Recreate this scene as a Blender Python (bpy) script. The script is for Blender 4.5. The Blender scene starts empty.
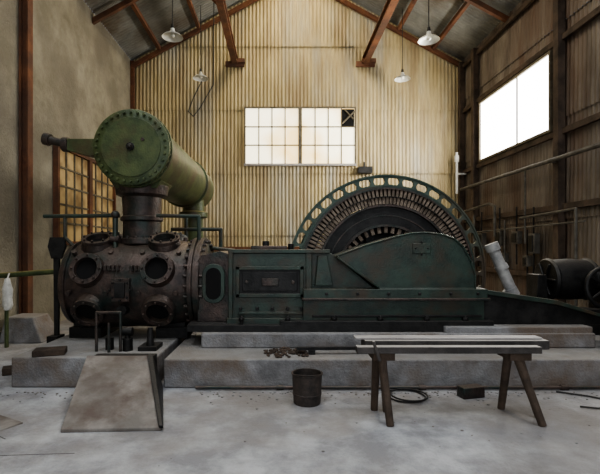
import bpy, bmesh, math, random
from math import sin, cos, pi, radians, sqrt
from mathutils import Vector, Matrix
random.seed(4)
scene = bpy.context.scene
try:
    scene.view_settings.look = 'AgX - Medium High Contrast'
except Exception: pass

# ------------------------------------------------------------------ materials
def pm(name, c1, c2, scale=3.0, rough=0.7, metal=0.0, bump=0.2, stretch=(1,1,1), dust=None, c3=None, s3=0.6, fine=40, lo=.38, hi=.62, c4=None, s4=.35):
    m = bpy.data.materials.new(name); m.use_nodes = True
    nt = m.node_tree; N = nt.nodes; L = nt.links
    b = N['Principled BSDF']
    tc = N.new('ShaderNodeTexCoord'); mp = N.new('ShaderNodeMapping')
    mp.inputs['Scale'].default_value = stretch
    L.new(tc.outputs['Object'], mp.inputs['Vector'])
    n1 = N.new('ShaderNodeTexNoise'); n1.inputs['Scale'].default_value = scale
    n1.inputs['Detail'].default_value = 8; n1.inputs['Roughness'].default_value = .65
    L.new(mp.outputs['Vector'], n1.inputs['Vector'])
    r = N.new('ShaderNodeValToRGB')
    r.color_ramp.elements[0].position = lo; r.color_ramp.elements[0].color = (*c1, 1)
    r.color_ramp.elements[1].position = hi; r.color_ramp.elements[1].color = (*c2, 1)
    L.new(n1.outputs['Fac'], r.inputs['Fac'])
    col = r.outputs['Color']
    for cc,ss,off in ((c3,s3,(7,3,5)),(c4,s4,(2,9,4))):
        if not cc: continue
        n3 = N.new('ShaderNodeTexNoise'); n3.inputs['Scale'].default_value = ss
        n3.inputs['Detail'].default_value = 8; n3.inputs['Roughness'].default_value = .6
        mp3 = N.new('ShaderNodeMapping'); mp3.inputs['Location'].default_value = off
        mp3.inputs['Scale'].default_value = stretch
        L.new(tc.outputs['Object'], mp3.inputs['Vector']); L.new(mp3.outputs['Vector'], n3.inputs['Vector'])
        r3 = N.new('ShaderNodeValToRGB'); r3.color_ramp.elements[0].position = .46; r3.color_ramp.elements[1].position = .66
        L.new(n3.outputs['Fac'], r3.inputs['Fac'])
        mx = N.new('ShaderNodeMixRGB'); mx.inputs['Color2'].default_value = (*cc, 1)
        L.new(r3.outputs['Color'], mx.inputs['Fac']); L.new(col, mx.inputs['Color1']); col = mx.outputs['Color']
    if dust:
        g = N.new('ShaderNodeNewGeometry'); sx = N.new('ShaderNodeSeparateXYZ')
        L.new(g.outputs['Normal'], sx.inputs['Vector'])
        mr = N.new('ShaderNodeMapRange'); mr.inputs['From Min'].default_value = .45; mr.inputs['From Max'].default_value = 1.0
        mr.inputs['To Max'].default_value = dust[3] if len(dust) > 3 else .75
        L.new(sx.outputs['Z'], mr.inputs['Value'])
        mx = N.new('ShaderNodeMixRGB'); mx.inputs['Color2'].default_value = (*dust[:3], 1)
        L.new(mr.outputs['Result'], mx.inputs['Fac']); L.new(col, mx.inputs['Color1']); col = mx.outputs['Color']
    L.new(col, b.inputs['Base Color'])
    b.inputs['Roughness'].default_value = rough; b.inputs['Metallic'].default_value = metal
    if bump:
        nb = N.new('ShaderNodeTexNoise'); nb.inputs['Scale'].default_value = fine; nb.inputs['Detail'].default_value = 5
        L.new(tc.outputs['Object'], nb.inputs['Vector'])
        bp = N.new('ShaderNodeBump'); bp.inputs['Strength'].default_value = bump; bp.inputs['Distance'].default_value = .02
        L.new(nb.outputs['Fac'], bp.inputs['Height']); L.new(bp.outputs['Normal'], b.inputs['Normal'])
    return m

def em(name, c1, c2, strength, scale=1.5):
    m = bpy.data.materials.new(name); m.use_nodes = True
    nt = m.node_tree; N = nt.nodes; L = nt.links
    b = N['Principled BSDF']
    tc = N.new('ShaderNodeTexCoord')
    n1 = N.new('ShaderNodeTexNoise'); n1.inputs['Scale'].default_value = scale
    L.new(tc.outputs['Object'], n1.inputs['Vector'])
    r = N.new('ShaderNodeValToRGB'); r.color_ramp.elements[0].position = .35; r.color_ramp.elements[1].position = .6
    r.color_ramp.elements[0].color = (*c1, 1); r.color_ramp.elements[1].color = (*c2, 1)
    L.new(n1.outputs['Fac'], r.inputs['Fac'])
    L.new(r.outputs['Color'], b.inputs['Base Color']); L.new(r.outputs['Color'], b.inputs['Emission Color'])
    b.inputs['Emission Strength'].default_value = strength
    return m

M_gold = pm('corrugated_tin_weathered', (.36,.285,.15), (.50,.41,.23), 1.5, .6, .2, .1, (2.0,1,.4), c3=(.37,.35,.29), s3=.5, c4=(.30,.23,.13), s4=1.0)
M_tin  = pm('corrugated_tin_brown', (.10,.078,.058), (.23,.195,.155), 1.2, .6, .25, .08, (1,2.0,.35), c3=(.12,.075,.05))
M_roof = pm('corrugated_roof_grey', (.15,.15,.135), (.27,.27,.24), 1.0, .6, .2, .05, c3=(.12,.09,.06))
M_plast= pm('rough_plaster', (.185,.165,.12), (.30,.275,.21), 1.1, .95, 0, 1.0, c3=(.165,.145,.11), fine=22)
M_floor= pm('dusty_concrete_floor', (.25,.25,.26), (.47,.475,.49), 2.2, .92, 0, .9, c3=(.28,.26,.245), s3=1.1, fine=26, lo=.40, hi=.62, c4=(.21,.195,.185), s4=.45)
M_conc = pm('foundation_concrete', (.15,.147,.15), (.29,.288,.29), 2.8, .9, 0, .7, dust=(.34,.325,.30,.5), c3=(.16,.125,.10), s3=1.6)
M_rust = pm('rusty_steel', (.10,.04,.022), (.20,.085,.04), 3, .85, .1, .3, c3=(.08,.045,.03))
M_green= pm('dark_green_paint', (.018,.032,.026), (.038,.066,.050), 4, .42, .1, .25, dust=(.16,.15,.12,.5), c3=(.055,.042,.028), s3=3)
M_rim  = pm('green_ring_paint', (.04,.07,.055), (.085,.12,.095), 3, .6, .1, .15, dust=(.26,.24,.18,.4), c3=(.09,.07,.05))
M_tank = pm('olive_green_paint', (.035,.055,.022), (.095,.12,.045), 4, .45, .1, .25, dust=(.40,.32,.13,.6), c3=(.07,.045,.022), s3=2)
M_iron = pm('brown_cast_iron', (.034,.026,.024), (.11,.078,.066), 5, .42, .35, .4, dust=(.22,.17,.13,.5), c3=(.026,.042,.038), s3=2.6)
M_coil = pm('brown_coil_iron', (.10,.075,.055), (.28,.22,.17), 8, .65, .2, .3, dust=(.3,.25,.2,.4))
M_dark = pm('black_iron', (.011,.011,.011), (.030,.029,.028), 6, .5, .4, .25, dust=(.12,.11,.10,.5))
M_holeshade = pm('painted_hole_shade', (.003,.003,.003), (.006,.005,.005), 6, .95, 0, 0)  # near-black colour standing in for the shade inside holes and an open pane
M_grey = pm('grey_painted_metal', (.22,.22,.22), (.42,.41,.39), 5, .6, .2, .1)
M_box  = pm('dull_grey_box', (.07,.065,.055), (.15,.14,.12), 5, .7, .2, .1)
M_wood = pm('old_dark_wood', (.04,.028,.02), (.10,.07,.05), 3, .85, 0, .4, (1,1,1))
M_woodL= pm('weathered_plank', (.30,.28,.27), (.5,.48,.46), 4, .8, 0, .3, (.4,4,4))
M_beam = pm('dusty_steel_beam', (.04,.036,.034), (.09,.08,.075), 5, .7, .2, .2, dust=(.40,.38,.36,.85))
M_frame= pm('window_frame_paint', (.09,.075,.05), (.17,.145,.10), 6, .7, 0, .1)
M_white= pm('white_enamel', (.6,.6,.55), (.78,.78,.72), 4, .35, 0, 0)
M_cloth= pm('white_cloth', (.5,.49,.45), (.7,.69,.65), 8, .9, 0, .5)
M_plate= pm('dusty_steel_plate', (.18,.165,.15), (.31,.285,.26), 2.5, .8, .1, .3, c3=(.15,.125,.105), s3=1.5, c4=(.13,.10,.085), s4=3)
M_rag  = pm('bucket_rusty_tin', (.03,.026,.024), (.085,.065,.055), 6, .7, .2, .3)
E_back = em('back_window_glass', (.85,.62,.28), (1,.92,.68), 2.0, .9)
E_right= em('right_window_glass', (1,.97,.9), (1,1,1), 9, 1)
E_left = em('left_window_glass', (.17,.105,.045), (.42,.30,.14), .13, 2.5)
E_fill  = em('added_skylight_glow', (.9,.95,1), (1,1,1), 2, 1)  # glow for the added roof panels, which are out of view

# ------------------------------------------------------------------ builder
class B:
    def __init__(s, name, *mats):
        s.name = name; s.mats = mats; s.bm = bmesh.new()
    def face(s, vs, m=0):
        try:
            f = s.bm.faces.new(vs); f.material_index = m; return f
        except ValueError: return None
    def hexa(s, lo, hi, m=0):
        a = [s.bm.verts.new(p) for p in lo]; b = [s.bm.verts.new(p) for p in hi]
        n = len(a); s.face(list(reversed(a)), m); s.face(b, m)
        for i in range(n): s.face([a[i], a[(i+1)%n], b[(i+1)%n], b[i]], m)
    def box(s, x0,x1,y0,y1,z0,z1,m=0):
        s.hexa([(x0,y0,z0),(x1,y0,z0),(x1,y1,z0),(x0,y1,z0)], [(x0,y0,z1),(x1,y0,z1),(x1,y1,z1),(x0,y1,z1)], m)
    def obox(s, c, size, rot, m=0):
        R = rot.to_3x3(); h = [v/2 for v in size]
        lo = [Vector(c)+R@Vector((sx*h[0],sy*h[1],-h[2])) for sx,sy in ((-1,-1),(1,-1),(1,1),(-1,1))]
        hi = [Vector(c)+R@Vector((sx*h[0],sy*h[1],h[2])) for sx,sy in ((-1,-1),(1,-1),(1,1),(-1,1))]
        s.hexa(lo, hi, m)
    def prism(s, pts, y0, y1, m=0):
        s.hexa([(x,y0,z) for x,z in pts], [(x,y1,z) for x,z in pts], m)
    def frame(s, p0, p1):
        d = (Vector(p1)-Vector(p0)); l = d.length; d.normalize()
        up = Vector((0,0,1)) if abs(d.z) < .9 else Vector((1,0,0))
        u = d.cross(up).normalized(); v = d.cross(u).normalized()
        return d,u,v,l
    def cyl(s, p0, p1, r, r2=None, seg=24, m=0):
        s.lathe(p0, p1, [(0,r),(1,r if r2 is None else r2)], seg, m)
    def lathe(s, p0, p1, prof, seg=32, m=0, cap=True):
        d,u,v,l = s.frame(p0,p1); P = Vector(p0); rings = []
        for t,r in prof:
            rings.append([s.bm.verts.new(P+d*l*t+(u*cos(2*pi*i/seg)+v*sin(2*pi*i/seg))*r) for i in range(seg)])
        for a,b in zip(rings, rings[1:]):
            for i in range(seg): s.face([a[i],a[(i+1)%seg],b[(i+1)%seg],b[i]], m)
        if cap: s.face(list(reversed(rings[0])), m); s.face(rings[-1], m)
    def tube(s, pts, r, seg=12, m=0):
        for a,b in zip(pts, pts[1:]): s.cyl(a,b,r,None,seg,m)
        for p in pts[1:-1]: s.ball(p, r*1.02, m)
    def ball(s, c, r, m=0, sc=(1,1,1)):
        g = bmesh.ops.create_icosphere(s.bm, subdivisions=2, radius=r)
        for v in g['verts']: v.co = Vector((v.co.x*sc[0],v.co.y*sc[1],v.co.z*sc[2]))+Vector(c)
        for f in {f for v in g['verts'] for f in v.link_faces}: f.material_index = m
    def arc(s, cx, cz, r0, r1, y0, y1, a0, a1, n, m=0):
        full = abs(a1-a0) > 359.9
        A = [radians(a0+(a1-a0)*i/n) for i in range(n if full else n+1)]
        rings = []
        for r,y in ((r0,y0),(r1,y0),(r1,y1),(r0,y1)):
            rings.append([s.bm.verts.new((cx+r*cos(a),y,cz+r*sin(a))) for a in A])
        k = len(A)
        for j in range(4):
            a,b = rings[j], rings[(j+1)%4]
            for i in range(k if full else k-1): s.face([a[i],b[i],b[(i+1)%k],a[(i+1)%k]], m)
        if not full:
            s.face([rings[j][0] for j in range(4)], m); s.face([rings[j][-1] for j in (3,2,1,0)], m)
    def bolts(s, c, axis, R, n, r, h, m=0, a0=0, seg=6):
        d = Vector(axis).normalized(); _,u,v,_ = s.frame((0,0,0), d)
        for i in range(n):
            a = a0+2*pi*i/n; p = Vector(c)+(u*cos(a)+v*sin(a))*R
            s.cyl(p-d*.01, p+d*h, r, None, seg, m)
    def torus(s, c, axis, R, r, m=0, seg=36, k=8):
        d = Vector(axis).normalized(); _,u,v,_ = s.frame((0,0,0), d); rings=[]
        for i in range(seg):
            a=2*pi*i/seg; e=u*cos(a)+v*sin(a)
            rings.append([s.bm.verts.new(Vector(c)+e*(R+r*cos(2*pi*j/k))+d*r*sin(2*pi*j/k)) for j in range(k)])
        for i in range(seg):
            A,Bq=rings[i],rings[(i+1)%seg]
            for j in range(k): s.face([A[j],A[(j+1)%k],Bq[(j+1)%k],Bq[j]], m)
    def done(s, bevel=0, parent=None, sharp=35):
        bmesh.ops.recalc_face_normals(s.bm, faces=s.bm.faces[:])
        me = bpy.data.meshes.new(s.name); s.bm.to_mesh(me); s.bm.free()
        for m in s.mats: me.materials.append(m)
        me.polygons.foreach_set('use_smooth', [True]*len(me.polygons))
        me.set_sharp_from_angle(angle=radians(sharp))
        o = bpy.data.objects.new(s.name, me); scene.collection.objects.link(o)
        if bevel:
            b = o.modifiers.new('Bevel','BEVEL'); b.width = bevel; b.segments = 2; b.limit_method='ANGLE'; b.angle_limit=radians(45)
        if parent: o.parent = parent
        return o

XL, XR, YB, YF = -4.8, 5.9, 13.9, -2.6
XA = (XL+XR)/2
EAVE = 7.6; SL = .545
def roofz(x): return EAVE + (x-XL)*SL if x < XA else EAVE + (XR-x)*SL

# ------------------------------------------------------------------ room shell
b = B('floor', M_floor, M_dark)
b.box(XL-.3, XR+.3, YF, YB+.3, -.2, 0)
def joint(x0,y0,x1,y1,w=.006):
    d=Vector((x1-x0,y1-y0,0)).normalized(); nn=Vector((-d.y,d.x,0))*w
    pts=[Vector((x0,y0,0))-nn,Vector((x1,y1,0))-nn,Vector((x1,y1,0))+nn,Vector((x0,y0,0))+nn]
    b.hexa([p+Vector((0,0,-.002)) for p in pts],[p+Vector((0,0,.0015)) for p in pts],1)
joint(-3.4,4.2,-1.9,2.6); joint(-3.9,3.2,-1.6,3.35,.003); joint(-3.9,4.6,-2.3,3.6,.004)
b.done()

pitch = .118; st = pitch/8
b = B('wall_back', M_gold)
tiers = [0, 2.0, 4.0, 6.05, 8.1, 11]
n = int((XR-XL)/st)
for k in range(len(tiers)-1):
    prev=None
    for i in range(n+1):
        x = XL+(XR-XL)*i/n; zt = min(tiers[k+1]+.05, roofz(x)+.06); zb = tiers[k]
        y = YB+.012*sin(2*pi*x/pitch)
        if zt <= zb: prev=None; continue
        cur = (b.bm.verts.new((x,y-.03,zb)), b.bm.verts.new((x,y+.014,zt)))
        if prev: b.face([prev[0],cur[0],cur[1],prev[1]])
        prev = cur
b.done(sharp=180)

b = B('wall_right', M_tin)
for (z0,z1) in ((0,2.2),(2.2,4.3),(4.3,6.3),(6.3,7.65)):
    prev=None
    n=int((YB-YF)/(pitch/6))
    for i in range(n+1):
        y=YF+(YB-YF)*i/n; x=XR+.018*sin(2*pi*y/pitch)
        cur=(b.bm.verts.new((x-.02,y,z0)), b.bm.verts.new((x+.01,y,z1+.04)))
        if prev: b.face([prev[0],cur[0],cur[1],prev[1]])
        prev=cur
b.done(sharp=180)

b = B('wall_left', M_plast); b.box(XL-.25, XL, YF, YB, 0, EAVE+.05); b.done()
b = B('wall_front', M_plast)
b.box(XL,-3.0,YF-.2,YF,0,EAVE); b.box(4.2,XR,YF-.2,YF,0,EAVE)
b.prism([(XL,5.6),(XR,5.6),(XR,EAVE),(XA,roofz(XA)),(XL,EAVE)],YF-.2,YF); b.done()

b = B('ceiling', M_roof)
for x0,x1 in ((XL,XA),(XA,XR)):
    prev=None; n=int((YB+.1-YF)/(pitch/6))
    for i in range(n+1):
        y=YF+(YB+.1-YF)*i/n; dz=.018*sin(2*pi*y/pitch)
        cur=(b.bm.verts.new((x0,y,roofz(x0+1e-6)+dz+.05)), b.bm.verts.new((x1,y,roofz(x1-1e-6)+dz+.05)))
        if prev: b.face([prev[0],cur[0],cur[1],prev[1]])
        prev=cur
b.done(sharp=180)
b = B('added_skylights', M_frame, E_fill)    # ridge and slope skylights, added out of view to brighten floor and back wall
for (x0,x1,y0,y1) in ((-.7,.45,5.5,13.0),(.65,1.8,5.5,13.0),(-3.6,-.9,-1.5,4.5),(2.0,4.7,-1.5,4.5)):
    za,zb=roofz(x0)-.01,roofz(x1)-.01
    b.hexa([(x0,y0,za-.02),(x1,y0,zb-.02),(x1,y1,zb-.02),(x0,y1,za-.02)],[(x0,y0,za),(x1,y0,zb),(x1,y1,zb),(x0,y1,za)],1)
    for yy in (y0,(y0+y1)/2,y1):
        b.hexa([(x0,yy-.04,za-.05),(x1,yy-.04,zb-.05),(x1,yy+.04,zb-.05),(x0,yy+.04,za-.05)],[(x0,yy-.04,za+.01),(x1,yy-.04,zb+.01),(x1,yy+.04,zb+.01),(x0,yy+.04,za+.01)],0)
b.done()

b = B('roof_truss_frame', M_rust)
for x in (-1.45, 2.74):
    z=7.62
    b.box(x-.09,x+.09,YF+.3,YB-.04,z-.13,z-.10); b.box(x-.09,x+.09,YF+.3,YB-.04,z+.10,z+.13); b.box(x-.02,x+.02,YF+.3,YB-.04,z-.1,z+.1)
    b.box(x-.30,x+.30,YB-.14,YB-.05,z-.20,z-.04)
    b.box(x-.12,x+.32,YB-.22,YB-.05,z-.10,z+.02)
for x in (-3.85,-2.6, 3.8, 4.9):
    z=roofz(x)-.08
    b.box(x-.05,x+.05,YF+.3,YB-.05,z-.12,z+.0)
for y in (2.0, 5.0, 8.0, 11.0, 13.78):
    for s0,xe in ((1,XL+.02),(-1,XR-.02)):
        za=roofz(xe)-.14; zc=roofz(XA)-.14
        b.hexa([(xe,y-.05,za-.14),(XA,y-.05,zc-.14),(XA,y-.05,zc),(xe,y-.05,za)],[(xe,y+.05,za-.14),(XA,y+.05,zc-.14),(XA,y+.05,zc),(xe,y+.05,za)])
for y in (8.0, 11.0):
    for x,dx in ((-1.45,-1.0),(2.74,.9)):
        b.cyl((x,y,7.7),(x+dx,y,roofz(x+dx)-.2),.04,seg=6)
b.done()

b = B('trim_1', M_rust)
b.box(XL+.01,XL+.05,7.88,8.04,.0,7.5); b.box(XL+.05,XL+.16,7.945,7.975,0,7.5); b.box(XL+.15,XL+.18,7.88,8.04,0,7.5)
b.box(XL+.01,XL+.12,YB-.14,YB-.05,5.7,7.6)
b.done()
b = B('trim_2', M_wood)
for y in (1.0,3.6,6.4,8.9,12.75,13.7):
    b.box(XR-.20,XR-.05,y-.08,y+.08,0,7.5)
for z in (1.0,2.45,4.0,5.93,7.35):
    b.box(XR-.12,XR-.045,YF+.1,YB-.06,z-.06,z+.06)
b.done()
b = B('trim_3', M_rust)
b.box(XL+.05,XR-.25,YB-.14,YB-.05,1.50,1.64); b.box(XL+.05,XR-.25,YB-.12,YB-.05,.0,.15)
b.done()

# ------------------------------------------------------------------ windows
b = B('window_1', M_frame, E_back, M_holeshade, M_woodL)
x0,x1,z0,z1 = -1.10,2.39,4.31,6.08; yw=YB-.10
b.box(x0-.02,x1+.02,yw+.02,yw+.05,z0,z1,1)
b.box(x0-.06,x1+.06,yw-.02,yw+.05,z0-.07,z0,3); b.box(x0-.05,x1+.05,yw-.02,yw+.05,z1,z1+.05)
b.box(x0-.05,x0,yw-.02,yw+.05,z0,z1); b.box(x1,x1+.05,yw-.02,yw+.05,z0,z1)
xm=(x0+x1)/2; b.box(xm-.06,xm+.06,yw-.03,yw+.05,z0,z1)
for (a,c) in ((x0,xm-.06),(xm+.06,x1)):
    for i in range(1,4):
        x=a+(c-a)*i/4; b.box(x-.018,x+.018,yw-.005,yw+.045,z0,z1)
    for j in range(1,3):
        z=z0+(z1-z0)*(j)/3 ; b.box(a,c,yw-.004,yw+.04,z-.018,z+.018)
px=xm+.06+(x1-xm-.06)*3/4
b.box(px+.02,x1-.01,yw+.0,yw+.018,z1-.57,z1-.02,2)
b.cyl((px+.02,yw-.03,z1-.5),(x1,yw-.04,z1-.1),.03,m=0,seg=6)
b.cyl((px+.1,yw-.03,z1-.05),(x1-.05,yw-.04,z1-.35),.025,m=0,seg=6)
b.done()

b = B('window_2', M_frame, E_right)
y0,y1,z0,z1 = 9.22,12.4,4.14,5.76; xw=XR-.10
b.box(xw,xw+.03,y0,y1,z0,z1,1)
for (a,c,d,e) in ((y0-.06,y1+.06,z0-.06,z0),(y0-.06,y1+.06,z1,z1+.06),(y0-.06,y0,z0,z1),(y1,y1+.06,z0,z1)):
    b.box(xw-.05,xw+.05,a,c,d,e)
b.box(xw-.02,xw+.02,10.48,10.53,z0,z1)
b.done()

b = B('window_3', M_frame, E_left, M_rust)
y0,y1,z0,z1 = 9.15,12.2,1.75,3.75; xw=XL+.05
b.box(xw-.03,xw,y0,y1,z0,z1,1)
for (a,c,d,e) in ((y0-.08,y1+.08,z0-.08,z0),(y0-.08,y1+.08,z1,z1+.08),(y0-.08,y0,z0,z1),(y1,y1+.08,z0,z1),(10.6,10.75,z0,z1)):
    b.box(xw-.04,xw+.07,a,c,d,e,2)
for i in range(1,8):
    y=y0+(y1-y0)*i/8; b.box(xw-.01,xw+.03,y-.02,y+.02,z0,z1)
for i in range(1,5):
    z=z0+(z1-z0)*i/5; b.box(xw-.01,xw+.03,y0,y1,z-.02,z+.02)
b.done()

# ------------------------------------------------------------------ pendant lamps
def pendant(x,y,z):
    b = B('pendant_lamp', M_white, M_dark)
    b.lathe((x,y,z+.20),(x,y,z),[(0,.045),(.25,.05),(.45,.08),(.75,.19),(1,.24)],32,0,cap=False)
    b.lathe((x,y,z+.195),(x,y,z),[(0,.04),(.25,.045),(.45,.075),(.75,.185),(1,.235)],32,0,cap=False)
    b.cyl((x,y,z+.2),(x,y,z+.30),.045,.03,16,1)
    b.cyl((x,y,z+.3),(x,y,roofz(x)+.02),.011,None,8,1)
    b.ball((x,y,z+.05),.055,0)
    b.done()
for p in ((-2.45,9.8,6.40),(3.39,9.8,6.33),(-2.4,13.0,6.72),(3.70,13.0,6.70)): pendant(*p)

b = B('hanging_rope', M_dark)
pts=[(-2.35,12.9,6.6),(-2.6,12.9,6.1),(-2.75,12.9,5.7),(-2.6,12.9,5.55),(-2.4,12.9,5.8),(-2.0,12.9,6.5),(-1.98,12.9,roofz(-2)-.0)]
b.tube(pts,.016,8); b.done()

# ------------------------------------------------------------------ foundations
b = B('concrete_foundation', M_conc)
b.box(-1.33,5.2,4.9,6.28,0,.33)
b.box(-1.33,5.2,7.35,8.6,0,.33)
b.box(-1.0,4.0,5.44,6.27,.33,.52)
b.box(-.2,4.0,7.36,8.3,.33,.52)
b.box(2.1,3.98,5.46,6.27,.5,.60)
b.box(-3.08,-1.42,4.92,7.3,0,.35)
b.done(bevel=.02)
b = B('concrete_pedestal', M_conc)
b.hexa([(-4.72,7.2,0),(-4.0,7.2,0),(-4.0,7.85,0),(-4.72,7.85,0)],[(-4.68,7.3,.42),(-4.2,7.3,.42),(-4.2,7.8,.42),(-4.68,7.8,.42)])
b.done(bevel=.02)

b = B('sloped_hatch_cover', M_plate, M_dark)
b.hexa([(-1.90,3.72,0),(-1.04,3.76,0),(-1.34,4.86,0),(-2.08,4.86,0)],
       [(-1.90,3.72,.03),(-1.04,3.76,.03),(-1.44,4.72,.42),(-2.12,4.72,.42)],0)
b.box(-2.08,-1.40,4.70,4.90,.0,.40,1)
b.hexa([(-1.06,3.76,.02),(-1.02,3.76,.02),(-1.32,4.86,.02),(-1.36,4.86,.02)],[(-1.06,3.75,.05),(-1.02,3.75,.05),(-1.40,4.72,.445),(-1.46,4.72,.445)],1)
b.done(bevel=.006)

# ------------------------------------------------------------------ compressor
root = bpy.data.objects.new('steam_compressor_engine', None); scene.collection.objects.link(root)

b = B('compressor_cylinder', M_iron, M_holeshade, M_dark, M_green)
cy,cz=6.3,1.09
b.lathe((-2.97,cy,cz),(-1.05,cy,cz),[(0,.42),(.005,.58),(.05,.62),(.055,.58),(.12,.60),(.3,.64),(.5,.62),(.7,.64),(.88,.60),(.90,.58),(.905,.66),(.935,.66),(.936,.63),(.945,.63),(.946,.66),(.985,.66),(.99,.55),(1,.5)],64,0)
b.bolts((-1.08,cy,cz),(1,0,0),.61,28,.024,.05,0); b.bolts((-1.235,cy,cz),(-1,0,0),.62,28,.024,.05,0)
b.bolts((-2.94,cy,cz),(-1,0,0),.50,20,.024,.05,0)
for x in (-2.55,-1.62):
    for ang in (-30,20,66,112,158,-158):
        a=radians(ang); d=Vector((0,-cos(a),sin(a)))
        c0=Vector((x,cy,cz)); p=c0+d*.5; q=c0+d*.72
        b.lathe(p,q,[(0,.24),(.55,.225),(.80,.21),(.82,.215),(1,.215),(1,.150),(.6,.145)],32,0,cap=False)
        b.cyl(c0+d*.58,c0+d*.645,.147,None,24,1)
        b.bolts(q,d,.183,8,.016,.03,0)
b.box(-2.20,-1.97,5.60,5.9,.90,1.20,0); b.box(-2.15,-2.02,5.57,5.62,.95,1.15,2)
b.bolts((-2.085,5.6,1.05),(0,-1,0),.135,8,.015,.03,2)
b.cyl((-2.085,5.64,.78),(-2.085,5.8,.78),.07,None,16,2)
for x in (-2.33,-2.275,-2.22,-2.165,-1.98,-1.925,-1.87,-1.815):
    b.box(x,x+.035,5.655,5.75,1.30,1.37,0); b.box(x+.035,x+.045,5.655,5.75,1.30,1.32,0)
for ang in (-8,45,90,135):
    a=radians(ang); d=Vector((0,-cos(a),sin(a)))
    for x in (-2.8,-2.3,-1.87,-1.38):
        c0=Vector((x,cy,cz)); b.cyl(c0+d*.55,c0+d*.66,.035,None,10,0)
for x in (-2.7,-1.5):
    b.box(x-.18,x+.18,6.0,6.6,.50,.62,2); b.box(x-.22,x+.22,5.95,6.65,.352,.50,2)
    b.prism([(x-.15,.5),(x+.15,.5),(x+.12,.75),(x-.12,.75)],6.05,6.55,0)
b.lathe((-2.02,cy,1.66),(-2.02,cy,2.50),[(0,.34),(.09,.34),(.10,.27),(.38,.265),(.40,.30),(.46,.30),(.48,.265),(.80,.28),(.84,.36),(1,.38)],40,0)
b.bolts((-2.02,cy,1.73),(0,0,1),.31,16,.02,.04,0)
b.done(bevel=.004,parent=root)

b = B('receiver_tank', M_tank, M_iron, M_dark)
tx,tz=-2.0,2.956
L=4.4; y0=5.77
def T(y): return (y-y0)/L
b.lathe((tx,y0,tz),(tx,y0+L,tz),[(0,.15),(0,.50),(.002,.515),(T(5.84),.515),(T(5.842),.48),(T(5.87),.48),(T(5.872),.53),(T(5.95),.53),(T(5.955),.475),
     (T(8.9),.475),(T(8.91),.51),(T(9.0),.51),(T(9.01),.475),(.95,.47),(.985,.38),(1,.2)],64,0)
b.cyl((tx,y0-.015,tz),(tx,y0+.02,tz),.40,None,48,0)
b.cyl((tx,y0-.05,tz),(tx,y0,tz),.055,None,8,2); b.ball((tx+.0,y0-.05,tz),.035,1)
b.bolts((tx,y0,tz),(0,-1,0),.465,32,.021,.035,0)
b.cyl((tx+.16,y0-.03,tz+.1),(tx+.16,y0,tz+.1),.025,None,8,1)
for i in range(36):
    a=2*pi*i/36; b.cyl((tx+.5*cos(a),5.80,tz+.5*sin(a)),(tx+.5*cos(a),5.98,tz+.5*sin(a)),.022,None,6,0)
b.cyl((-2.95,5.95,3.03),(-3.20,5.95,3.10),.055,None,16,1); b.cyl((-3.18,5.95,3.094),(-3.26,5.95,3.115),.085,None,16,1)
b.prism([(-2.98,3.10),(-2.45,3.10),(-2.42,2.90),(-2.62,2.86),(-2.98,2.96)],5.90,6.02,0)
b.cyl((-3.0,5.95,3.03),(-2.92,5.95,3.03),.10,None,16,1)
b.prism([(-2.38,2.55),(-2.30,2.44),(-1.74,2.44),(-1.66,2.55),(-1.8,2.62),(-2.24,2.62)],6.0,6.62,0)
b.lathe((-1.85,9.2,2.62),(-1.85,9.2,.0),[(0,.22),(.09,.22),(.10,.30),(.14,.30),(.15,.2),(.5,.2),(.51,.27),(.55,.27),(.56,.2),(1,.2)],28,0)
b.done(bevel=.004,parent=root)

def rounded(cx,cz,w,h,r,n=6):
    out=[]
    for (sx,sz,a0) in ((1,1,0),(-1,1,90),(-1,-1,180),(1,-1,270)):
        for i in range(n+1):
            a=radians(a0+90*i/n); out.append((cx+sx*(w/2-r)+r*cos(a), cz+sz*(h/2-r)+r*sin(a)))
    return out
b = B('crosshead_frame', M_green, M_holeshade, M_dark, M_iron)
b.prism([(-1.10,.62),(-.62,.62),(-.62,1.50),(-.80,1.56),(-1.05,1.50),(-1.10,1.42)],5.72,6.8,3)
rr=rounded(-.88,1.13,.30,.52,.14); b.prism(rr,5.67,5.74,0)
rr=rounded(-.88,1.13,.20,.42,.10); b.prism(rr,5.662,5.70,1)
b.box(-1.2,-.6,5.62,6.8,.50,.62,2)
b.box(-.64,.42,5.68,6.75,.62,1.53,0)
b.box(-.68,.66,5.64,6.78,1.53,1.58,0)
b.box(-.70,.46,5.62,6.78,.60,.68,0)
b.box(-.68,-.62,5.64,6.7,.62,1.55,0)
b.box(-.55,.28,5.655,5.70,.98,1.33,2)
for (a,c,d,e) in ((-.58,.31,1.31,1.36),(-.58,.31,.95,1.0),(-.58,-.53,.95,1.36),(.26,.31,.95,1.36)): b.box(a,c,5.635,5.70,d,e,0)
b.box(-.50,.23,5.645,5.70,1.03,1.28,2); b.box(-.24,-.02,5.635,5.70,1.1,1.20,3)
b.cyl((-.44,5.63,1.15),(-.44,5.70,1.15),.025,None,8,3); b.cyl((.17,5.63,1.15),(.17,5.70,1.15),.025,None,8,3)
for x in (-.52,-.3,-.1,.1,.28):
    b.cyl((x,5.64,.80),(x,5.70,.80),.025,None,6,2)
b.box(-.55,.3,5.65,5.70,.72,.76,0)
b.box(-.4,.1,5.9,6.5,1.58,1.63,3); b.cyl((-.2,6.1,1.58),(-.2,6.1,1.70),.05,None,12,2); b.cyl((.15,6.0,1.58),(.15,6.0,1.66),.04,None,12,2)
b.prism([(.42,.62),(1.5,.62),(1.5,1.07),(1.24,1.08),(.78,1.46),(.68,1.53),(.42,1.55)],5.72,6.25,0)
b.prism([(.46,1.1),(.50,1.5),(.62,1.5),(.70,1.1)],5.66,5.74,0)
b.box(.34,.42,5.66,6.4,.62,1.56,0)
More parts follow.
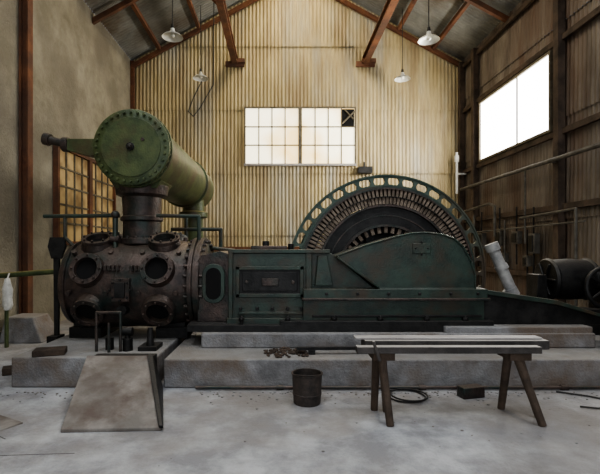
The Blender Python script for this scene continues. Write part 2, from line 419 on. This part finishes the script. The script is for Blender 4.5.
b.box(.30,2.66,5.60,6.25,.62,.93,0)
b.box(.30,2.68,5.54,6.25,.93,1.07,0)
b.box(.28,2.70,5.50,6.25,.925,.955,3)
b.box(.42,2.62,5.57,5.62,.70,.73,2)
b.box(.0,2.75,5.52,6.26,.60,.66,2)
for x in (.6,1.0,1.4,1.8,2.2,2.55): b.cyl((x,5.52,1.01),(x,5.56,1.01),.022,None,6,2)
for x in (-.5,.1,.7,1.3,1.9,2.4):
    b.cyl((x,5.57,.52),(x,5.57,.72),.022,None,8,2); b.cyl((x,5.57,.66),(x,5.57,.70),.04,None,6,2)
b.box(-1.2,2.1,5.52,6.2,.52,.61,2)
b.box(.30,2.66,7.40,8.1,.52,1.05,0)
b.prism([(2.6,.60),(4.25,.60),(4.25,.68),(3.6,.86),(3.1,.95),(2.72,1.05),(2.6,1.05)],5.62,6.2,2)
b.prism([(2.66,1.00),(2.66,1.06),(3.6,.92),(4.3,.70),(4.3,.66),(3.6,.86)],5.56,5.64,0)
b.done(bevel=.008,parent=root)

b = B('crank_guard', M_green, M_dark)
g=[(.72,1.49),(1.10,1.63),(1.5,1.745),(1.70,1.79),(1.90,1.80),(2.10,1.775),(2.26,1.72),(2.38,1.61),(2.48,1.42),(2.53,1.25),(2.53,1.07),(1.28,1.07)]
b.prism(g,5.58,6.22,0)
n=len(g)
for i in range(n-1):
    p,q=g[i],g[(i+1)%n]; b.cyl((p[0],5.575,p[1]),(q[0],5.575,q[1]),.014,None,8,0)
b.cyl((.74,5.56,1.48),(1.28,5.56,1.09),.018,None,8,0)
b.box(1.72,1.95,5.563,5.59,1.53,1.66,0); b.bolts((1.835,5.565,1.595),(0,-1,0),.08,4,.012,.015,1)
b.done(bevel=.01,parent=root)

# motor wheel
b = B('motor_stator_wheel', M_rim, M_coil, M_dark, M_green, M_iron)
wx,wz=1.59,1.22
R0,R1=1.30,1.46; rc=(R0+R1)/2
N_=40
def P(r,a,y): return (wx+r*cos(a), y, wz+r*sin(a))
cell=2*pi/N_
for i in range(N_):
    ac=cell*(i+.5)
    if sin(ac)*R1+wz < .38: continue
    K=12
    def h(t):
        t=abs(t)
        if t>=.78: return 0
        if t>.50: return .052*sqrt(max(0,1-((t-.50)/.28)**2))
        return .052
    for k in range(K):
        t0=-1+2*k/K; t1=-1+2*(k+1)/K; a0=ac+t0*cell/2; a1=ac+t1*cell/2
        for (ra0,ra1,rb1,rb0) in ((R0,R0,rc-h(t1),rc-h(t0)),(rc+h(t0),rc+h(t1),R1,R1)):
            b.hexa([P(ra0,a0,6.42),P(ra1,a1,6.42),P(rb1,a1,6.42),P(rb0,a0,6.42)],[P(ra0,a0,6.47),P(ra1,a1,6.47),P(rb1,a1,6.47),P(rb0,a0,6.47)],0)
b.arc(wx,wz,R1-.005,R1+.015,6.40,6.50,-36,216,120,0)
b.arc(wx,wz,1.27,1.305,6.38,7.05,-40,220,120,3)
b.arc(wx,wz,1.12,1.27,6.52,7.0,-40,220,120,2)
b.arc(wx,wz,1.27,1.33,6.98,7.05,-40,220,120,3)
for i in range(92):
    a=radians(-40+260*i/91)
    rot=Matrix.Rotation(-a,4,'Y')
    b.obox(P(1.20,a,6.45),(.11,.16,.036),rot,1)
    b.obox(P(1.085,a+.014,6.48),(.10,.14,.040),rot,1)
b.arc(wx,wz,1.25,1.272,6.35,6.42,-40,220,120,4)
b.arc(wx,wz,1.137,1.150,6.38,6.44,-40,220,120,2)
b.arc(wx,wz,1.00,1.03,6.40,7.0,0,360,120,4)
b.arc(wx,wz,.72,1.02,6.46,6.54,0,360,96,2)
b.arc(wx,wz,.86,.875,6.45,6.47,0,360,96,4)
b.arc(wx,wz,.70,.735,6.42,6.9,0,360,96,4)
b.arc(wx,wz,.1,.72,6.74,6.80,0,360,96,2)
for i in range(40):
    a=2*pi*i/40
    b.obox(P(.65,a,6.55),(.09,.2,.05),Matrix.Rotation(-a,4,'Y'),1)
for i in range(8):
    a=2*pi*(i+.5)/8
    b.obox(P(.45,a,6.62),(.62,.16,.14),Matrix.Rotation(-a,4,'Y'),2)
b.cyl((wx,6.24,wz),(wx,7.4,wz),.13,None,32,2); b.cyl((wx,6.45,wz),(wx,6.9,wz),.26,None,32,2)
b.done(parent=root)
b = B('bearing_pedestal', M_green)
b.prism([(1.2,1.0),(2.2,1.0),(1.95,1.45),(1.45,1.45)],7.4,7.9); b.done(bevel=.02,parent=root)

b = B('control_piping', M_green, M_iron, M_dark)
b.tube([(-3.35,6.1,2.05),(-2.28,6.1,2.06)],.028,10,0)
b.tube([(-1.75,6.1,2.06),(-1.15,6.1,2.05),(-1.15,6.1,1.6)],.028,10,0)
b.tube([(-2.28,5.95,2.08),(-2.28,5.95,1.60)],.035,10,0)
b.tube([(-3.05,6.1,2.05),(-3.05,6.1,1.75),(-2.9,6.1,1.6)],.025,10,0)
b.ball((-2.28,5.95,2.06),.06,1); b.cyl((-2.34,5.95,1.72),(-2.22,5.95,1.72),.05,None,12,1)
b.tube([(-1.75,6.9,1.9),(-.95,6.9,1.9),(-.95,6.9,1.5)],.03,10,0)
b.tube([(-1.5,6.9,2.1),(-1.5,6.9,1.5)],.025,10,0)
b.tube([(-1.7,6.6,1.62),(-1.2,6.6,1.62),(-.7,6.6,1.56)],.03,10,0)
b.done(parent=root)

b = B('valve_lever', M_dark)
b.prism([(-3.22,1.45),(-3.08,1.45),(-3.02,1.62),(-3.04,1.75),(-3.24,1.75),(-3.27,1.62)],6.05,6.09)
b.prism([(-3.18,.36),(-3.12,.36),(-3.11,1.46),(-3.19,1.46)],6.05,6.09)
b.box(-3.24,-3.09,5.97,6.17,0,.37)
b.done(parent=root)

b = B('drain_pipes', M_iron, M_dark)
b.tube([(-2.22,5.2,.35),(-2.22,5.2,.82),(-1.93,5.2,.82),(-1.93,5.2,.35)],.018,10,0)
b.tube([(-2.05,5.15,.35),(-2.05,5.15,.7)],.018,10,0)
b.cyl((-2.10,5.3,.35),(-2.10,5.3,.50),.05,None,16,1); b.cyl((-1.86,5.25,.35),(-1.86,5.25,.50),.06,None,16,1)
b.tube([(-1.86,5.25,.5),(-1.86,5.25,.62)],.03,10,1)
b.cyl((-1.80,5.25,.58),(-1.93,5.25,.58),.05,None,16,1)
b.box(-1.72,-1.50,5.2,5.5,.352,.40,1); b.cyl((-1.6,5.3,.4),(-1.6,5.3,.62),.05,.03,12,1)
b.done(parent=root)

b = B('leaning_duct_pipe', M_grey)
b.cyl((2.96,6.0,1.62),(3.20,5.92,.98),.075,None,20); b.cyl((2.94,6.0,1.66),(2.98,5.99,1.56),.095,None,20)
b.cyl((3.16,5.93,1.04),(3.21,5.92,.94),.095,None,20)
b.cyl((3.06,5.97,1.36),(3.09,5.96,1.30),.088,None,20); b.cyl((3.20,5.92,.96),(3.20,5.92,.90),.05,None,12)
b.done(parent=root)

# ------------------------------------------------------------------ auxiliary motor at right
b = B('belt_pulley_motor', M_dark, M_iron, M_coil)
b.lathe((4.25,6.9,1.10),(4.95,6.9,1.10),[(0,.10),(.001,.31),(.06,.34),(.10,.31),(.5,.33),(.9,.31),(.94,.34),(.999,.31),(1,.1)],40,0)
b.cyl((4.05,6.9,1.10),(5.3,6.9,1.10),.06,None,20,0)
for x in (4.12,5.15): b.prism([(x-.10,.55),(x+.10,.55),(x+.07,1.18),(x-.07,1.18)],6.75,7.05,0)
b.box(3.95,5.5,6.5,7.3,.33,.60,0)
b.box(4.0,5.5,6.30,6.5,.0,.70,0)
b.torus((4.9,6.45,1.0),(0,-1,.1),.30,.035,0); b.cyl((4.9,6.3,1.0),(4.9,6.9,1.0),.06,None,16,0)
for i in range(5):
    a=i*2*pi/5; b.cyl((4.9,6.45,1.0),(4.9+.29*cos(a),6.45,1.0+.29*sin(a)),.02,None,8,0)
for i in range(6):
    a=i*pi/3; b.cyl((4.24,6.9+.06*cos(a),1.1+.06*sin(a)),(4.24,6.9+.28*cos(a),1.1+.28*sin(a)),.02,None,8,0)
b.done(bevel=.006)
b = B('steel_channel', M_dark)
b.hexa([(4.05,5.3,.34),(5.1,5.1,.34),(5.1,5.25,.34),(4.05,5.45,.34)],[(4.05,5.3,.62),(5.1,5.1,.48),(5.1,5.25,.48),(4.05,5.45,.62)])
b.done(bevel=.01)

# ------------------------------------------------------------------ trestle with planks
root2 = bpy.data.objects.new('sawhorse_trestle', None); scene.collection.objects.link(root2)
b = B('trestle_legs', M_wood)
for (p,q) in (((.94,4.00,.63),(.99,3.86,0)),((.92,4.10,.63),(.93,4.25,0)),((.98,4.14,.63),(1.04,4.2,0)),
              ((2.20,4.02,.63),(2.36,3.86,0)),((2.18,4.10,.63),(2.20,4.28,0)),((2.26,4.12,.63),(2.44,4.05,0))):
    b.cyl(q,p,.034,.040,10)
b.box(.86,1.06,3.96,4.20,.56,.64); b.box(2.12,2.32,3.96,4.20,.56,.64)
b.done(bevel=.004,parent=root2)
b = B('trestle_planks', M_beam, M_woodL)
b.box(.70,2.38,3.90,3.99,.64,.70,0)
b.box(.80,2.54,4.05,4.25,.642,.725,0)
b.box(.72,2.50,4.10,4.22,.726,.745,1)
b.cyl((.84,3.87,.76),(.90,3.88,.58),.015,None,8,0)
b.done(bevel=.004,parent=root2)

b = B('bucket', M_rag)
b.lathe((.28,4.45,0),(.28,4.45,.31),[(0,.135),(.02,.14),(.3,.145),(.31,.150),(.35,.150),(.36,.145),(.97,.155),(.98,.165),(1,.165),(1,.148),(.1,.13),(.1,.001)],36,0)
b.torus((.28,4.45,.30),(0,.15,1),.155,.006)
b.done()

b = B('hose_coil', M_dark)
b.torus((1.35,4.62,.014),(0,0,1),.2,.009); b.torus((1.38,4.60,.030),(0,0,1),.19,.009); b.done()
b = B('rubber_hose', M_dark)
b.tube([(3.05,4.75,.015),(3.3,4.6,.015),(3.45,4.45,.015),(3.4,4.3,.015),(3.15,4.25,.015),(3.0,4.3,.015)],.009,8); b.done()
b = B('floor_conduit', M_iron)
b.tube([(-.95,4.84,.03),(4.9,4.84,.03)],.018,10)
for x in (0,1.6,3.2): b.cyl((x-.04,4.84,.03),(x+.04,4.84,.03),.028,None,12)
b.done()
b = B('scrap_steel_box', M_iron); b.obox((2.05,4.62,.06),(.26,.12,.115),Matrix.Rotation(.25,4,'Z')); b.done(bevel=.008)
b = B('wood_block', M_wood); b.obox((-2.70,5.05,.386),(.34,.2,.07),Matrix.Rotation(.3,4,'Z')); b.done(bevel=.008)
b = B('wood_block', M_wood); b.obox((-3.35,5.5,.05),(.34,.16,.09),Matrix.Rotation(.5,4,'Z')); b.done(bevel=.008)
b = B('rubble_pile', M_wood)
for i in range(110):
    x=random.uniform(-.20,.32); y=random.gauss(5.2,.1); r=random.uniform(.008,.024)
    if 4.95<y<5.4: b.ball((x,y,.332+r*.7),r,0,(1.3,1,.7))
b.done(sharp=20)
b = B('floor_debris', M_conc)
for i in range(420):
    x=random.uniform(-3.2,4.2); y=random.uniform(2.6,4.75) if random.random()<.25 else 4.8-abs(random.gauss(0,.15))
    if -2.2<x<-1.0 or y>4.78: continue
    r=random.uniform(.003,.011); b.ball((x,y,r*.6),r,0,(1.4,1,.7))
b.done(sharp=20)
b = B('timber_strip', M_dark); b.obox((.70,5.15,.40),(1.0,.05,.035),Matrix.Rotation(.03,4,'Z')); b.obox((.38,5.15,.357),(.08,.08,.05),Matrix()); b.obox((1.10,5.15,.357),(.08,.08,.05),Matrix()); b.done()
b = B('floor_plate', M_plate)
b.obox((-2.95,3.85,.006),(1.0,.7,.012),Matrix.Rotation(-.5,4,'Z')); b.done()

b = B('pipe_rail', M_tank)
b.tube([(-4.6,6.9,1.15),(-3.35,7.0,1.24)],.045,14); b.cyl((-3.40,7,1.235),(-3.32,7,1.242),.075,None,16)
b.tube([(-4.4,6.92,1.17),(-4.4,6.92,0)],.03,12); b.tube([(-4.6,6.9,1.15),(-4.78,6.9,1.15)],.045,14)
b.done()
b = B('hanging_rag', M_cloth)
prof=[(1.12,.03),(1.05,.05),(.95,.08),(.82,.065),(.70,.08),(.62,.04)]
rings=[]
for z,w in prof:
    rings.append([b.bm.verts.new((-4.30+w*cos(2*pi*i/16)*(1+.25*sin(i*2.4+z*9)),6.78+.04*sin(2*pi*i/16)*(1+.3*sin(i*3.1)),z)) for i in range(16)])
for a,c in zip(rings,rings[1:]):
    for i in range(16): b.face([a[i],a[(i+1)%16],c[(i+1)%16],c[i]])
b.face(rings[0]); b.face(rings[-1]); b.tube([(-4.30,6.78,1.11),(-4.30,6.83,1.20)],.012,8)
b.done(sharp=80)

# ------------------------------------------------------------------ right wall services
b = B('electrical_switch_box', M_box, M_dark, M_rust)
for (y,z,w,h) in ((11.2,1.85,.3,.4),(10.4,1.85,.28,.3),(12.2,1.8,.3,.45),(9.7,1.7,.25,.45),(11.0,1.35,.25,.25),(9.95,1.3,.2,.25)):
    b.box(XR-.24,XR-.11,y-w/2,y+w/2,z-h/2,z+h/2,0)
    b.cyl((XR-.18,y,z+h/2),(XR-.18,y,z+h/2+.6),.02,None,8,1); b.cyl((XR-.18,y,z-h/2),(XR-.18,y,z-h/2-.5),.02,None,8,1)
    b.box(XR-.26,XR-.23,y-w/2+.04,y+w/2-.04,z-h/2+.04,z+h/2-.04,1)
b.done(bevel=.01)
b = B('wall_conduit', M_box)
b.tube([(XR-.26,13.4,2.7),(XR-.26,11.6,2.8),(XR-.26,11.3,2.7),(XR-.26,11.3,1.9)],.035,10)
b.tube([(XR-.26,12.5,2.55),(XR-.26,12.5,.6)],.03,10); b.tube([(XR-.26,9.9,3.4),(XR-.26,9.9,1.7)],.022,10)
b.tube([(XR-.26,10.1,2.3),(XR-.26,8.2,2.35),(XR-.26,8.2,.5)],.03,10); b.tube([(XR-.26,10.8,2.3),(XR-.26,10.8,1.3)],.02,10)
b.tube([(XR-.26,13.4,3.42),(XR-.26,3,3.42)],.045,10)
b.tube([(XR-.24,13.3,2.05),(XR-.24,8,2.1)],.02,10)
for y in (3.6,6.4,8.9,12.75): b.box(XR-.27,XR-.195,y-.03,y+.03,3.36,3.48)
b.done()
b = B('insulator_pipe', M_white)
b.cyl((XR-.35,13.5,3.3),(XR-.35,13.5,4.6),.04,None,12); b.cyl((XR-.35,13.5,4.3),(XR-.35,13.5,4.5),.07,None,12); b.box(XR-.37,XR-.05,13.48,13.52,3.9,3.95); b.done()
b = B('wall_junction_box', M_dark); b.box(2.5,2.95,YB-.2,YB-.05,4.0,4.2); b.cyl((2.7,YB-.12,4.2),(2.7,YB-.12,4.35),.03); b.done()

# ------------------------------------------------------------------ lights
def area(name, loc, rot, sx, sy, e, col):
    l = bpy.data.lights.new(name,'AREA'); l.shape='RECTANGLE'; l.size=sx; l.size_y=sy; l.energy=e; l.color=col
    o = bpy.data.objects.new(name,l); o.location=loc; o.rotation_euler=rot; scene.collection.objects.link(o); return o
area('added_doorway_fill',(0.6,YF+.05,2.8),(radians(90),0,0),7.0,5.2,150,(.94,.97,1.0))  # added soft fill from behind the camera, at an unseen opening
area('added_ridge_fill',(XA,10.2,10.2),(0,0,0),2.0,6.0,400,(1,.82,.50))  # added warm light, unseen, gives the back wall its golden glow
area('added_roof_fill',(-2.2,1.5,8.4),(0,radians(-10),0),2.6,6.0,150,(.88,.94,1.0))  # added overhead fill for the floor, left slope, out of view
area('added_roof_fill',(3.3,1.5,8.4),(0,radians(10),0),2.6,6.0,240,(.88,.94,1.0))  # matching added fill over the right slope
area('side_window_daylight',(XR-.18,10.8,4.95),(0,radians(90),0),1.5,3.0,320,(1,.95,.84))

w = bpy.data.worlds.new('World'); scene.world=w; w.use_nodes=True
w.node_tree.nodes['Background'].inputs['Color'].default_value=(.75,.85,1,1); w.node_tree.nodes['Background'].inputs['Strength'].default_value=.4

cam = bpy.data.cameras.new('camera'); co = bpy.data.objects.new('camera',cam); scene.collection.objects.link(co)
co.location=(0,0,1.6); co.rotation_euler=(radians(90),0,0)
cam.sensor_width=36; cam.lens=25.8; cam.shift_x=.0333; cam.shift_y=.0183; cam.clip_end=100
scene.camera=co
